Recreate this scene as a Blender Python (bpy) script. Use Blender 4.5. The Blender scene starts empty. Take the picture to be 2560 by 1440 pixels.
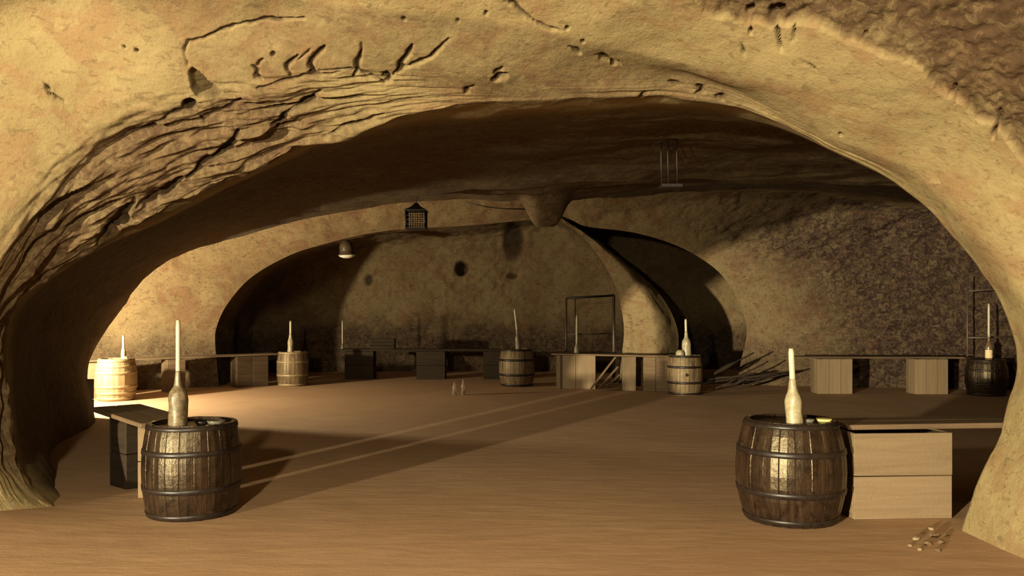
import bpy, bmesh, math, random
import numpy as np
from mathutils import Vector, Matrix

# ------------------------------------------------------------------ camera, world, lights, exposure
C = bpy.context.scene.collection
SC = bpy.context.scene
F = 2100.0          # focal length in pixels of a 2560 wide frame
CX, HY, EYE = 1280.0, 775.0, 1.45   # image centre, horizon row, eye height

cam_d = bpy.data.cameras.new('camera')
cam_d.sensor_width = 36.0
cam_d.lens = F / 2560.0 * 36.0
cam_d.shift_y = (HY - 720.0) / 2560.0
cam_d.clip_end = 200
cam = bpy.data.objects.new('camera', cam_d)
C.objects.link(cam)
cam.location = (0, 0, EYE)
cam.rotation_euler = (math.pi / 2, 0, 0)
SC.camera = cam

world = bpy.data.worlds.new('world')
SC.world = world
world.use_nodes = True
world.node_tree.nodes['Background'].inputs[0].default_value = (0.05, 0.029, 0.026, 1)
world.node_tree.nodes['Background'].inputs[1].default_value = 0.3

SC.view_settings.view_transform = 'Standard'
SC.view_settings.look = 'None'
SC.view_settings.gamma = 1.0
SC.view_settings.use_curve_mapping = False
SC.view_settings.exposure = 0.0


def lamp(name, loc, energy, color, radius):
    l = bpy.data.lights.new(name, 'POINT')
    l.energy = energy
    l.color = color
    l.shadow_soft_size = radius
    o = bpy.data.objects.new(name, l)
    C.objects.link(o)
    o.location = loc
    return o


WARM = (0.98, 0.865, 0.565)
lamp('lamp_near_chamber', (-14.9, -16.8, 1.70), 86000, WARM, 0.28)
lamp('lamp_left_side', (-1.5, 0.1, 2.25), 1450, WARM, 0.10)
lamp('lamp_left_bay', (-7.1, 12.0, 1.15), 1900, WARM, 0.08)

# ------------------------------------------------------------------ helpers: points, noise, lofts


def U(px, py, d):
    return (d * (px - CX) / F, d, EYE - d * (py - HY) / F)


def FL(px, py):
    """floor point seen at that place of the photograph"""
    d = EYE * F / (py - HY)
    return (d * (px - CX) / F, d, 0.0)


def _hash(i, j, k, seed):
    n = (i * 374761393 + j * 668265263 + k * 2147483647 + seed * 1274126177) & 0xFFFFFFFF
    n = ((n ^ (n >> 13)) * 1274126177) & 0xFFFFFFFF
    n = (n ^ (n >> 16)) & 0xFFFFFF
    return n / float(0xFFFFFF) * 2 - 1


def vnoise(p, seed=0):
    p = np.asarray(p, dtype=np.float64)
    i0 = np.floor(p).astype(np.int64)
    f = p - i0
    w = f * f * f * (f * (f * 6 - 15) + 10)
    out = np.zeros(len(p))
    for a in (0, 1):
        wa = w[:, 0] if a else 1 - w[:, 0]
        for b in (0, 1):
            wb = w[:, 1] if b else 1 - w[:, 1]
            for c in (0, 1):
                wc = w[:, 2] if c else 1 - w[:, 2]
                out += wa * wb * wc * _hash(i0[:, 0] + a, i0[:, 1] + b, i0[:, 2] + c, seed)
    return out


def fbm(p, freq, octv=4, seed=0, gain=0.5, ridged=False):
    p = np.asarray(p) * freq
    s, a, t = 0, 1.0, 0
    for o in range(octv):
        n = vnoise(p, seed + o * 17)
        if ridged:
            n = 1 - 2 * np.abs(n)
        s = s + a * n
        t += a
        a *= gain
        p = p * 2.03 + 11.7
    return s / t


def tangents(P, t, limit):
    """P: (..., K, 3) along axis -2, t: (K,)"""
    h = np.diff(t)
    dl = np.diff(P, axis=-2) / h[:, None]
    m = np.zeros_like(P)
    m[..., 0, :] = dl[..., 0, :]
    m[..., -1, :] = dl[..., -1, :]
    a, b = dl[..., :-1, :], dl[..., 1:, :]
    h0, h1 = h[:-1, None], h[1:, None]
    if limit:
        w1, w2 = 2 * h1 + h0, h1 + 2 * h0
        same = (a * b) > 0
        with np.errstate(divide='ignore', invalid='ignore'):
            v = (w1 + w2) / (w1 / a + w2 / b)
        m[..., 1:-1, :] = np.where(same, v, 0)
    else:
        m[..., 1:-1, :] = (a * h1 + b * h0) / (h0 + h1)
    return m


def hermite(P, t, q, limit=False):
    m = tangents(P, t, limit)
    i = np.clip(np.searchsorted(t, q, side='right') - 1, 0, len(t) - 2)
    h = t[i + 1] - t[i]
    s = ((q - t[i]) / h)[:, None]
    h = h[:, None]
    return ((2 * s**3 - 3 * s**2 + 1) * P[..., i, :] + (s**3 - 2 * s**2 + s) * h * m[..., i, :]
            + (-2 * s**3 + 3 * s**2) * P[..., i + 1, :] + (s**3 - s**2) * h * m[..., i + 1, :])


def loft_grid(rows, nu, nvs, tref=None, dense=None):
    """rows: list of equal-length lists of 3D points -> grid (V, nu, 3), u and v parameters (in control indices)"""
    R = np.array(rows, dtype=float)
    K = R.shape[1]
    ref = R[tref] if tref is not None else R.mean(axis=0)
    seg = np.linalg.norm(np.diff(ref, axis=0), axis=1) + 0.05
    t = np.concatenate([[0], np.cumsum(seg)])
    q = np.linspace(0, t[-1], nu)
    if dense:
        a, b, share = t[dense[0]], t[dense[1]], dense[2]
        e = (1 - share) / 2
        q = np.interp(np.linspace(0, 1, nu), [0, e, 1 - e, 1], [0, a, b, t[-1]])
    G = hermite(R, t, q)                       # (rows, nu, 3)
    uk = np.interp(q, t, np.arange(K))
    tv = np.arange(len(rows), dtype=float)
    dist = np.linalg.norm(np.diff(G, axis=0), axis=2).mean(axis=1) + 1e-3
    tv = np.concatenate([[0], np.cumsum(dist)])
    qs, vk = [], []
    for i, n in enumerate(nvs):
        last = i == len(nvs) - 1
        w = np.linspace(0, 1, n + 1)[: n + 1 if last else n]
        qs.append(tv[i] + w * (tv[i + 1] - tv[i]))
        vk.append(i + w)
    qs, vk = np.concatenate(qs), np.concatenate(vk)
    Gt = np.swapaxes(G, 0, 1)                  # (nu, rows, 3)
    H = hermite(Gt, tv, qs, limit=True)        # (nu, V, 3)
    return np.swapaxes(H, 0, 1), uk, vk


def grid_normals(G):
    du = np.gradient(G, axis=1)
    dv = np.gradient(G, axis=0)
    n = np.cross(du, dv)
    l = np.linalg.norm(n, axis=2, keepdims=True)
    return n / np.maximum(l, 1e-9)


def project(P):
    d = np.maximum(P[..., 1], 0.3)
    return CX + F * P[..., 0] / d, HY - F * (P[..., 2] - EYE) / d


def seg_dist(px, py, poly):
    """distance to a polyline, and how far along it (0..1) the nearest point lies"""
    best = np.full(px.shape, 1e9)
    along = np.zeros(px.shape)
    L = [math.hypot(b[0] - a[0], b[1] - a[1]) for a, b in zip(poly[:-1], poly[1:])]
    tot, acc = sum(L), 0.0
    for ((x0, y0), (x1, y1)), l in zip(zip(poly[:-1], poly[1:]), L):
        dx, dy = x1 - x0, y1 - y0
        t = np.clip(((px - x0) * dx + (py - y0) * dy) / (dx * dx + dy * dy + 1e-9), 0, 1)
        d = np.hypot(px - x0 - t * dx, py - y0 - t * dy)
        m = d < best
        best = np.where(m, d, best)
        along = np.where(m, (acc + t * l) / tot, along)
        acc += l
    return best, along


def grid_object(name, G, mat, attrs=None, kind='structure', parent=None, flip=False):
    V, N = G.shape[:2]
    me = bpy.data.meshes.new(name)
    idx = np.arange(V * N).reshape(V, N)
    a, b, c, d = idx[:-1, :-1].ravel(), idx[:-1, 1:].ravel(), idx[1:, 1:].ravel(), idx[1:, :-1].ravel()
    q = np.stack([a, d, c, b] if flip else [a, b, c, d], axis=1).astype(np.int32)
    me.vertices.add(V * N)
    me.vertices.foreach_set('co', G.reshape(-1).astype(np.float32))
    me.loops.add(q.size)
    me.loops.foreach_set('vertex_index', q.reshape(-1))
    me.polygons.add(len(q))
    me.polygons.foreach_set('loop_start', np.arange(0, q.size, 4, dtype=np.int32))
    me.polygons.foreach_set('loop_total', np.full(len(q), 4, dtype=np.int32))
    me.polygons.foreach_set('use_smooth', np.ones(len(q), dtype=bool))
    me.update(calc_edges=True)
    for k, v in (attrs or {}).items():
        at = me.attributes.new(k, 'FLOAT', 'POINT')
        at.data.foreach_set('value', v.reshape(-1).astype(np.float32))
    me.materials.append(mat)
    o = bpy.data.objects.new(name, me)
    C.objects.link(o)
    if kind:
        o['kind'] = kind
    if parent:
        o.parent = parent
    return o


# ------------------------------------------------------------------ materials


class NT:
    def __init__(self, name):
        self.m = bpy.data.materials.new(name)
        self.m.use_nodes = True
        self.t = self.m.node_tree
        self.b = self.t.nodes['Principled BSDF']
        self.co = self.n('ShaderNodeTexCoord').outputs['Object']

    def n(self, typ, **kw):
        x = self.t.nodes.new(typ)
        for k, v in kw.items():
            setattr(x, k, v)
        return x

    def link(self, a, b):
        self.t.links.new(a, b)

    def mapping(self, scale, src=None, rot=(0, 0, 0)):
        m = self.n('ShaderNodeMapping')
        m.inputs['Scale'].default_value = scale
        m.inputs['Rotation'].default_value = rot
        self.link(src or self.co, m.inputs['Vector'])
        return m.outputs[0]

    def noise(self, scale, detail=4, rough=0.55, vec=None, dist=0.0):
        x = self.n('ShaderNodeTexNoise')
        x.inputs['Scale'].default_value = scale
        x.inputs['Detail'].default_value = detail
        x.inputs['Roughness'].default_value = rough
        x.inputs['Distortion'].default_value = dist
        self.link(vec or self.co, x.inputs['Vector'])
        return x.outputs['Fac']

    def ramp(self, fac, stops):
        r = self.n('ShaderNodeValToRGB')
        e = r.color_ramp.elements
        while len(e) < len(stops):
            e.new(0.5)
        for el, (p, c) in zip(e, stops):
            el.position = p
            el.color = c if len(c) == 4 else (*c, 1)
        self.link(fac, r.inputs[0])
        return r.outputs[0]

    def mix(self, fac, a, b, mode='MIX'):
        x = self.n('ShaderNodeMix', data_type='RGBA', blend_type=mode)
        for sock, v in ((x.inputs[0], fac), (x.inputs[6], a), (x.inputs[7], b)):
            if isinstance(v, (int, float)):
                sock.default_value = v
            elif isinstance(v, tuple):
                sock.default_value = v if len(v) == 4 else (*v, 1)
            else:
                self.link(v, sock)
        return x.outputs[2]

    def math(self, op, a, b=0.0):
        x = self.n('ShaderNodeMath', operation=op)
        for sock, v in zip(x.inputs, (a, b)):
            if isinstance(v, (int, float)):
                sock.default_value = v
            else:
                self.link(v, sock)
        return x.outputs[0]

    def attr(self, name):
        x = self.n('ShaderNodeAttribute')
        x.attribute_name = name
        return x.outputs['Fac']

    def color(self, c):
        self.link(c, self.b.inputs['Base Color'])

    def bump(self, h, strength, dist=0.02, prev=None):
        x = self.n('ShaderNodeBump')
        x.inputs['Strength'].default_value = strength
        x.inputs['Distance'].default_value = dist
        self.link(h, x.inputs['Height'])
        if prev:
            self.link(prev, x.inputs['Normal'])
        self.link(x.outputs[0], self.b.inputs['Normal'])
        return x.outputs[0]

    def rough(self, v, spec=0.3):
        self.b.inputs['Roughness'].default_value = v
        self.b.inputs['Specular IOR Level'].default_value = spec
        return self


def rock_material(name, light, mid, dark, pits=0.5, grain=1.0):
    t = NT(name)
    n1 = t.noise(0.9, 5, 0.6, dist=0.6)
    n2 = t.noise(7.0, 6, 0.65)
    n3 = t.noise(46.0, 4, 0.7)
    c = t.ramp(n1, [(0.30, mid), (0.52, light), (0.75, mid)])
    c = t.mix(t.ramp(n2, [(0.38, (0, 0, 0)), (0.62, (1, 1, 1))]), c, t.mix(0.55, c, light), 'MIX')
    pink = tuple(m * k for m, k in zip(mid, (1.05, .88, .95)))
    c = t.mix(t.math('MULTIPLY', t.ramp(t.noise(2.6, 5, 0.65, dist=0.8), [(0.50, (0, 0, 0)), (0.60, (1, 1, 1))]), 0.7), c, pink)
    pale = tuple(m * 1.18 for m in light)
    c = t.mix(t.math('MULTIPLY', t.ramp(t.noise(3.4, 4, 0.6, vec=t.mapping((1, 1, 1.7), rot=(.3, .5, 1.1)), dist=0.5), [(0.60, (0, 0, 0)), (0.72, (1, 1, 1))]), 0.7), c, pale)
    c = t.mix(t.math('MULTIPLY', t.ramp(t.noise(17.0, 3, 0.6, vec=t.mapping((.7, 1, 1.5), rot=(.2, .9, .4)), dist=0.7), [(0.57, (0, 0, 0)), (0.66, (1, 1, 1))]), 0.6), c, tuple((a + b) / 2 for a, b in zip(mid, dark)))
    c = t.mix(t.math('MULTIPLY', t.ramp(n3, [(0.50, (0, 0, 0)), (0.68, (1, 1, 1))]), 0.35 * pits), c, dark)
    c = t.mix(t.math('MULTIPLY', t.ramp(t.noise(13.0, 5, 0.7, dist=0.4), [(0.60, (0, 0, 0)), (0.70, (1, 1, 1))]), pits), c, dark)
    c = t.mix(t.math('MULTIPLY', t.attr('rough'), t.ramp(t.noise(11.0, 6, 0.75, dist=1.2), [(0.36, (1, 1, 1)), (0.64, (0.5, 0.5, 0.5))])), c, dark)  # mask for rough rock; also carries shade painted on vault and spandrel
    c = t.mix(t.attr('carve_dark'), c, (0.03, 0.018, 0.010))  # darkens the carved cracks, holes and niche
    t.color(c)
    b = t.bump(n2, 0.22, 0.04)
    b = t.bump(n3, 0.35 * grain, 0.015, b)
    t.bump(t.noise(150, 3, 0.6), 0.25 * grain, 0.004, b)
    t.rough(0.9, 0.15)
    return t.m


M = {}
M['rock'] = rock_material('sandstone', (0.225, 0.170, 0.083), (0.175, 0.124, 0.057), (0.055, 0.031, 0.016), 0.42)
M['rock_far'] = rock_material('weathered sandstone', (0.21, 0.152, 0.078), (0.15, 0.096, 0.048), (0.022, 0.011, 0.009), 0.75, 1.6)

t = NT('packed earth')
n1 = t.noise(0.5, 4, 0.55)
n2 = t.noise(5.0, 6, 0.65, vec=t.mapping((0.45, 1.6, 1)))
c = t.ramp(n1, [(0.3, (0.36, 0.215, 0.122)), (0.7, (0.43, 0.272, 0.16))])
c = t.mix(t.ramp(n2, [(0.35, (0.5, 0.5, 0.5)), (0.65, (0, 0, 0))]), c, (0.27, 0.16, 0.085))
c = t.mix(t.ramp(t.noise(60, 3, 0.7), [(0.62, (0, 0, 0)), (0.75, (0.5, 0.5, 0.5))]), c, (0.09, 0.055, 0.03))
t.color(c)
b = t.bump(n2, 0.18, 0.03)
t.bump(t.noise(90, 3, 0.6), 0.2, 0.004, b)
t.rough(0.85, 0.2)
M['earth'] = t.m


def wood(name, a, b_, rough=0.6, spec=0.4, axis=2, stain=None, scale=1.0, bump=0.25):
    t = NT(name)
    inf = t.n('ShaderNodeObjectInfo').outputs['Random']
    add = t.n('ShaderNodeVectorMath', operation='ADD')
    comb = t.n('ShaderNodeCombineXYZ')
    for i in range(3):
        t.link(t.math('MULTIPLY', inf, 37.0 + i * 13), comb.inputs[i])
    t.link(t.co, add.inputs[0])
    t.link(comb.outputs[0], add.inputs[1])
    sc = [26.0 * scale] * 3
    sc[axis] = 1.6 * scale
    v = t.mapping(tuple(sc), add.outputs[0])
    g = t.noise(1.0, 5, 0.65, vec=v, dist=0.5)
    c = t.ramp(g, [(0.32, a), (0.68, b_)])
    br = t.math('ADD', t.math('MULTIPLY', inf, 0.35), 0.82)
    hsv = t.n('ShaderNodeHueSaturation')
    t.link(c, hsv.inputs['Color'])
    t.link(br, hsv.inputs['Value'])
    c = hsv.outputs[0]
    if stain:
        c = t.mix(t.ramp(t.noise(9.0, 6, 0.75, vec=add.outputs[0]), [(0.48, (0, 0, 0)), (0.64, (0.9, 0.9, 0.9))]), c, stain)
    t.color(c)
    b2 = t.bump(g, bump, 0.006)
    t.bump(t.noise(40 if axis != 2 else 24, 5, 0.75), bump * 1.6, 0.008, b2)
    t.rough(rough, spec)
    t.b.inputs['Specular Tint'].default_value = (1.0, 0.82, 0.55, 1)
    return t.m


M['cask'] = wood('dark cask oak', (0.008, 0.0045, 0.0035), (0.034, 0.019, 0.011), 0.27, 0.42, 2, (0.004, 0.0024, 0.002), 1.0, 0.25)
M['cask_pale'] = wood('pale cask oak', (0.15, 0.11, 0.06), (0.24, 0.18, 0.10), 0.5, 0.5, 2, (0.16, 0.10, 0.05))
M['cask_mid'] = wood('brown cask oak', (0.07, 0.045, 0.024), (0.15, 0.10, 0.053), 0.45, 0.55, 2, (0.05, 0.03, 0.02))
M['board'] = wood('raw pine board', (0.135, 0.091, 0.054), (0.170, 0.119, 0.072), 0.7, 0.25, 0)
M['board_v'] = wood('raw pine upright', (0.135, 0.091, 0.054), (0.170, 0.119, 0.072), 0.7, 0.25, 2)
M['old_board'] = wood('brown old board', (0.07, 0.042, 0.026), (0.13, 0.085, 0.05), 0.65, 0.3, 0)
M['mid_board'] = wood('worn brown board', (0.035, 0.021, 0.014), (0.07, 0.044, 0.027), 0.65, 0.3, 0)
M['dark_shade_board'] = wood('dark shaded board', (0.012, 0.008, 0.006), (0.025, 0.016, 0.011), 0.7, 0.3, 0)  # near black: deep shade around the benches put into the wood colour


def plain(name, col, rough=0.5, metal=0.0, spec=0.5, var=0.25, sc=18.0, bump=0.2):
    t = NT(name)
    n = t.noise(sc, 5, 0.65)
    d = tuple(x * (1 - var) for x in col)
    t.color(t.ramp(n, [(0.35, d), (0.65, col)]))
    t.b.inputs['Metallic'].default_value = metal
    t.bump(n, bump, 0.004)
    t.rough(rough, spec)
    return t.m


M['iron'] = plain('old hoop iron', (0.018, 0.011, 0.008), 0.40, 0.0, 0.35, 0.5, 22)
M['hoop_pale'] = plain('dusty hoop iron', (0.30, 0.215, 0.115), 0.5, 0.3, 0.5, 0.4, 22)
M['black_iron'] = plain('black iron', (0.018, 0.012, 0.011), 0.5, 0.5, 0.5, 0.3)
M['wax'] = plain('candle wax', (0.42, 0.37, 0.27), 0.45, 0, 0.4, 0.12, 25, 0.1)
M['wax'].node_tree.nodes['Principled BSDF'].inputs['Subsurface Weight'].default_value = 0.15
M['wax'].node_tree.nodes['Principled BSDF'].inputs['Subsurface Radius'].default_value = (0.01, 0.006, 0.003)
M['drip'] = plain('dripped wax', (0.29, 0.24, 0.145), 0.4, 0, 0.5, 0.3, 40, 0.6)
M['drip_old'] = plain('grey dripped wax', (0.16, 0.115, 0.06), 0.4, 0, 0.55, 0.55, 40, 0.7)
M['glass_wine'] = plain('dusty bottle glass', (0.16, 0.09, 0.045), 0.22, 0, 0.6, 0.5, 30, 0.1)
M['wick'] = plain('burnt wick', (0.012, 0.009, 0.008), 0.8)
M['dish'] = plain('yellow glazed dish', (0.72, 0.58, 0.20), 0.25, 0, 0.6, 0.1)
M['label'] = plain('bottle paper label', (0.62, 0.48, 0.28), 0.7, 0, 0.2, 0.15)
M['enamel'] = plain('white enamel', (0.86, 0.80, 0.66), 0.3, 0, 0.5, 0.08)
M['enamel_dark'] = plain('grey brown enamel', (0.09, 0.06, 0.035), 0.35, 0, 0.5, 0.3)
M['pipe'] = plain('grey painted pipe', (0.075, 0.052, 0.036), 0.5, 0.3, 0.5, 0.2)
M['stone'] = plain('loose stone', (0.14, 0.092, 0.05), 0.85, 0, 0.2, 0.4, 30, 0.5)
M['pale_stone'] = plain('pale loose stone', (0.26, 0.20, 0.12), 0.85, 0, 0.2, 0.3, 30, 0.5)
M['bark'] = plain('bark', (0.032, 0.020, 0.013), 0.85, 0, 0.2, 0.5, 30, 0.6)
M['rubber'] = plain('black cable rubber', (0.02, 0.014, 0.012), 0.6)
t = NT('cut glass')
t.b.inputs['Base Color'].default_value = (0.95, 0.88, 0.70, 1)
t.b.inputs['Transmission Weight'].default_value = 0.9
t.b.inputs['Roughness'].default_value = 0.12
t.bump(t.noise(60, 2), 0.1, 0.003)
M['glass'] = t.m

# ------------------------------------------------------------------ the rock shell of the cave
# control rows k = 0..19 run from the left foot over the vault to the right foot
X = lambda y, pts: [(x, y, z) for x, z in pts]
rowN = X(3.5, [(-6.6, -.1), (-6.8, .5), (-6.7, 1.0), (-6.3, 1.7), (-5.4, 2.45), (-4.4, 3.1), (-3.3, 3.5), (-2.3, 3.65), (-1.3, 3.7), (-.4, 3.7), (.45, 3.65), (1.25, 3.5), (2.05, 3.25), (2.65, 2.75), (3.2, 2.35), (3.65, 1.8), (3.85, 1.2), (3.9, .8), (3.85, .4), (3.8, -.1)])
rowM = X(1.8, [(-7.6, -.1), (-7.9, .6), (-7.9, 1.2), (-7.5, 2), (-6.7, 2.8), (-5.5, 3.4), (-4.0, 3.8), (-2.7, 4.0), (-1.5, 4.1), (-.4, 4.1), (.6, 4.05), (1.6, 3.9), (2.6, 3.6), (3.4, 3.2), (4.0, 2.7), (4.5, 2.0), (4.7, 1.3), (4.75, .85), (4.7, .4), (4.6, -.1)])
rowF = [U(*p) for p in [(-760, 1440, 4.8), (-800, 1200, 4.8), (-800, 1000, 4.8), (-740, 750, 4.8), (-580, 450, 4.8), (-280, 190, 4.8), (80, -15, 4.8), (370, 5, 4.86), (700, 12, 4.92), (1050, 55, 4.98), (1380, 100, 5.08), (1720, 172, 5.3), (2150, 250, 5.0), (2420, 350, 4.9), (2620, 490, 4.8), (2760, 700, 4.7), (2800, 880, 4.7), (2800, 1050, 4.65), (2760, 1230, 4.6), (2700, 1470, 4.5)]]
rowT = [U(*p) for p in [(60, 1335, 5.75), (-20, 1245, 5.8), (-70, 1120, 5.8), (-80, 930, 5.65), (-45, 770, 5.5), (55, 580, 5.4), (215, 385, 5.35), (470, 262, 5.3), (690, 215, 5.3), (1000, 193, 5.35), (1330, 192, 5.4), (1770, 200, 5.5), (2090, 345, 5.45), (2320, 452, 5.35), (2470, 595, 5.25), (2580, 770, 5.2), (2610, 890, 5.2), (2585, 1045, 5.2), (2545, 1215, 5.15), (2500, 1400, 5.05)]]
rowR = [U(*p) for p in [(215, 1310, 5.95), (120, 1252, 6.05), (45, 1180, 6.15), (12, 980, 6.1), (18, 800, 6.0), (110, 705, 5.9), (300, 595, 5.82), (560, 458, 5.75), (820, 342, 5.68), (1160, 264, 5.65), (1480, 250, 5.65), (1830, 262, 5.68), (2105, 388, 5.75), (2305, 504, 5.7), (2432, 642, 5.65), (2525, 800, 5.6), (2546, 900, 5.6), (2510, 1045, 5.55), (2452, 1195, 5.5), (2405, 1345, 5.5)]]
rowI = X(8.5, [(-4.65, -.1), (-4.75, .3), (-4.85, .7), (-4.8, 1.15), (-4.6, 1.6), (-4.1, 2.02), (-3.4, 2.38), (-2.6, 2.68), (-1.7, 2.9), (-.5, 3.02), (.6, 3.08), (2.0, 3.13), (3.4, 3.1), (4.5, 2.95), (5.4, 2.6), (6.0, 2.0), (6.1, 1.4), (6.1, .8), (6.1, .4), (6.0, -.1)])
rowE = [U(*p) for p in [(175, 1060, 11.5), (163, 1000, 11.5), (158, 942, 11.5), (190, 870, 11.5), (236, 800, 11.5), (310, 712, 11.5), (430, 640, 11.5), (620, 584, 11.5), (830, 536, 11.5), (1050, 505, 11.5), (1290, 496, 11.5)]] + X(11.5, [(1.1, 3.06), (3.0, 3.2), (5.5, 3.15), (7.2, 2.85), (8.2, 2.3), (8.6, 1.6), (8.7, .9), (8.7, .4), (8.6, -.1)])
rowP = X(10.3, [(-9.6, -.1), (-9.9, .5), (-9.9, 1.0), (-9.7, 1.6)]) + X(11.2, [(-9.2, 2.2)]) + X(11.85, [ (-8.0, 2.75), (-6.2, 3.1), (-4.2, 3.35), (-2.4, 3.45), (-.9, 3.4), (.15, 3.25)]) + X(12.4, [(1.3, 3.15), (3.1, 3.29), (5.7, 3.25), (7.4, 2.95), (8.5, 2.4), (8.9, 1.6), (9.0, .9), (9.0, .4), (8.9, -.1)])
rowQ = X(13.0, [(-10.2, -.1), (-10.5, .5), (-10.5, 1.0), (-10.3, 1.7), (-9.7, 2.4), (-8.4, 2.95), (-6.5, 3.35), (-4.4, 3.55), (-2.6, 3.62), (-1.0, 3.6), (.2, 3.5)]) + X(13.4, [(1.4, 3.28), (3.2, 3.4), (5.9, 3.36), (7.7, 3.05), (8.9, 2.45), (9.4, 1.6), (9.5, .9), (9.5, .4), (9.4, -.1)])
rowW = [U(*p) for p in [(-60, 1010, 14.0), (-75, 920, 14.0), (-75, 840, 14.0), (-40, 750, 14.0), (40, 650, 14.1), (150, 575, 14.3), (340, 515, 14.6), (580, 475, 14.9), (800, 458, 15.1), (1100, 452, 15.2), (1350, 462, 15.3), (1480, 478, 15.4), (1700, 478, 15.4), (2050, 484, 15.2), (2400, 545, 15.0), (2620, 645, 14.8), (2740, 765, 14.6), (2760, 855, 14.6), (2750, 930, 14.6), (2735, 1000, 14.6)]]
rowV = [U(*p) for p in [(549, 980, 15.9), (543, 915, 15.9), (538, 860, 15.9), (544, 810, 15.9), (572, 755, 15.95), (618, 702, 16.0), (710, 645, 16.05), (822, 607, 16.1), (960, 578, 16.2), (1180, 563, 16.3), (1392, 546, 16.3), (1470, 567, 16.3), (1600, 585, 16.3), (1700, 618, 16.3), (1778, 664, 16.3), (1826, 718, 16.3), (1854, 775, 16.3), (1867, 830, 16.3), (1853, 900, 16.3), (1838, 978, 16.3)]]

CRACKS = [  # (polyline in the photograph, width in px, depth in m)
    ([(470, 158), (465, 125), (474, 103), (510, 93), (570, 70), (660, 52), (760, 46)], 5, 0.03),
    ([(630, 168), (641, 178), (637, 188), (652, 196)], 5, 0.035),
    ([(655, 146), (640, 168)], 4, 0.03),
    ([(740, 138), (722, 160), (722, 178), (732, 190)], 6, 0.04),
    ([(745, 150), (775, 128)], 4, 0.02),
    ([(808, 118), (786, 140), (776, 165), (790, 184)], 8, 0.05),
    ([(772, 184), (800, 184)], 8, 0.04),
    ([(903, 112), (893, 150), (896, 175), (882, 190)], 7, 0.04),
    ([(1030, 112), (1005, 155), (998, 185)], 7, 0.05),
    ([(1122, 98), (1075, 140), (1015, 170), (985, 188)], 7, 0.05),
    ([(955, 186), (975, 204)], 9, 0.05),
    ([(1255, 172), (1240, 190)], 5, 0.03),
    ([(1262, 0), (1300, 30), (1340, 58), (1400, 78)], 7, 0.03),
    ([(1420, 115), (1450, 135)], 6, 0.03),
    ([(1490, 142), (1530, 152), (1552, 164)], 8, 0.04),
    ([(1943, 60), (1948, 95), (1955, 128)], 6, 0.05),
    ([(1988, 62), (1985, 100), (1978, 108)], 5, 0.03),
    ([(1848, 105), (1868, 140)], 5, 0.025),
    ([(2005, 150), (2034, 180)], 4, 0.02),
    ([(2385, 225), (2388, 260)], 5, 0.03),
    ([(2482, 345), (2488, 310), (2490, 290)], 7, 0.05),
    ([(108, 208), (130, 228)], 6, 0.03),
    ([(118, 232), (165, 255)], 4, 0.025),
    ([(500, 292), (540, 275), (600, 250)], 6, 0.03),
    ([(500, 292), (512, 312)], 5, 0.03),
    ([(680, 310), (740, 270), (800, 232)], 9, 0.06),
    ([(340, 520), (420, 478), (455, 440)], 12, 0.07),
    ([(470, 440), (540, 395), (590, 345), (598, 328)], 12, 0.08),
    ([(800, 345), (900, 300), (960, 285)], 5, 0.03),
    ([(300, 345), (420, 290), (480, 262)], 8, 0.04),
    ([(250, 610), (340, 500)], 16, 0.09),
    ([(1680, 200), (1705, 215)], 8, 0.05),
    ([(1745, 210), (1762, 228), (1740, 236)], 8, 0.06),
    ([(1790, 240), (1810, 252)], 8, 0.05),
    ([(1600, 240), (1625, 228)], 6, 0.03),
    ([(1165, 235), (1180, 218)], 9, 0.05),
    ([(1240, 205), (1262, 190)], 10, 0.05),
    ([(800, 175), (900, 172), (960, 208)], 4, 0.02),
    ([(640, 222), (730, 196), (850, 180)], 4, 0.025),
]
HOLES = [(1941, 38, 19, 16, 0.14), (1873, 33, 9, 9, 0.10), (473, 262, 17, 14, 0.10), (1877, 78, 5, 7, .05), (1238, 200, 8, 7, .05),
         (1535, 158, 8, 7, .05), (1418, 70, 5, 4, .04), (1380, 72, 5, 4, .04), (1216, 33, 5, 4, .04), (1145, 52, 4, 4, .03), (1456, 104, 5, 4, .04),
         (310, 117, 4, 4, .03), (342, 127, 5, 4, .03), (682, 135, 6, 7, .03), (2100, 335, 5, 5, .03), (1010, 48, 5, 5, .03), (2160, 95, 5, 5, .03)]

NU = 1300
lerp = lambda A, B, t: [tuple(np.array(a) * (1 - t) + np.array(b) * t) for a, b in zip(A, B)]
rowR0, rowR2 = lerp(rowT, rowR, .86), lerp(rowR, rowI, .06)
rows = [rowM, rowN, rowF, rowT, rowR0, rowR, rowR2, rowI, rowE, rowP, rowQ, rowW, rowV]
nvs = [24, 90, 96, 80, 12, 10, 52, 45, 12, 10, 20, 100]
G, uk, vk = loft_grid(rows, NU, nvs, tref=5, dense=(3, 18, .93))
Nrm = grid_normals(G)
cen = np.stack([np.zeros_like(G[..., 0]), G[..., 1], np.full_like(G[..., 0], 1.2)], axis=2)
sgn = np.sign((Nrm * (G - cen)).sum(axis=2).mean())
Nrm *= sgn                                     # now pointing into the rock, away from the cave
flat = G.reshape(-1, 3)
UK, VK = np.meshgrid(uk, vk)
VK = np.interp(VK, range(13), [1, 2, 3, 4, 4.86, 5, 5.06, 6, 7, 8, 9, 10, 11])     # v = 2 near row, 5 rim, 7 back edge, 11 openings
ukf, vkf = UK.ravel(), VK.ravel()
sm = lambda a, b, x: np.clip((x - a) / (b - a), 0, 1) ** 2 * (3 - 2 * np.clip((x - a) / (b - a), 0, 1))
disp = 0.045 * fbm(flat, 1.3, 3, 1) + 0.006 * fbm(flat, 7.0, 4, 5)
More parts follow.
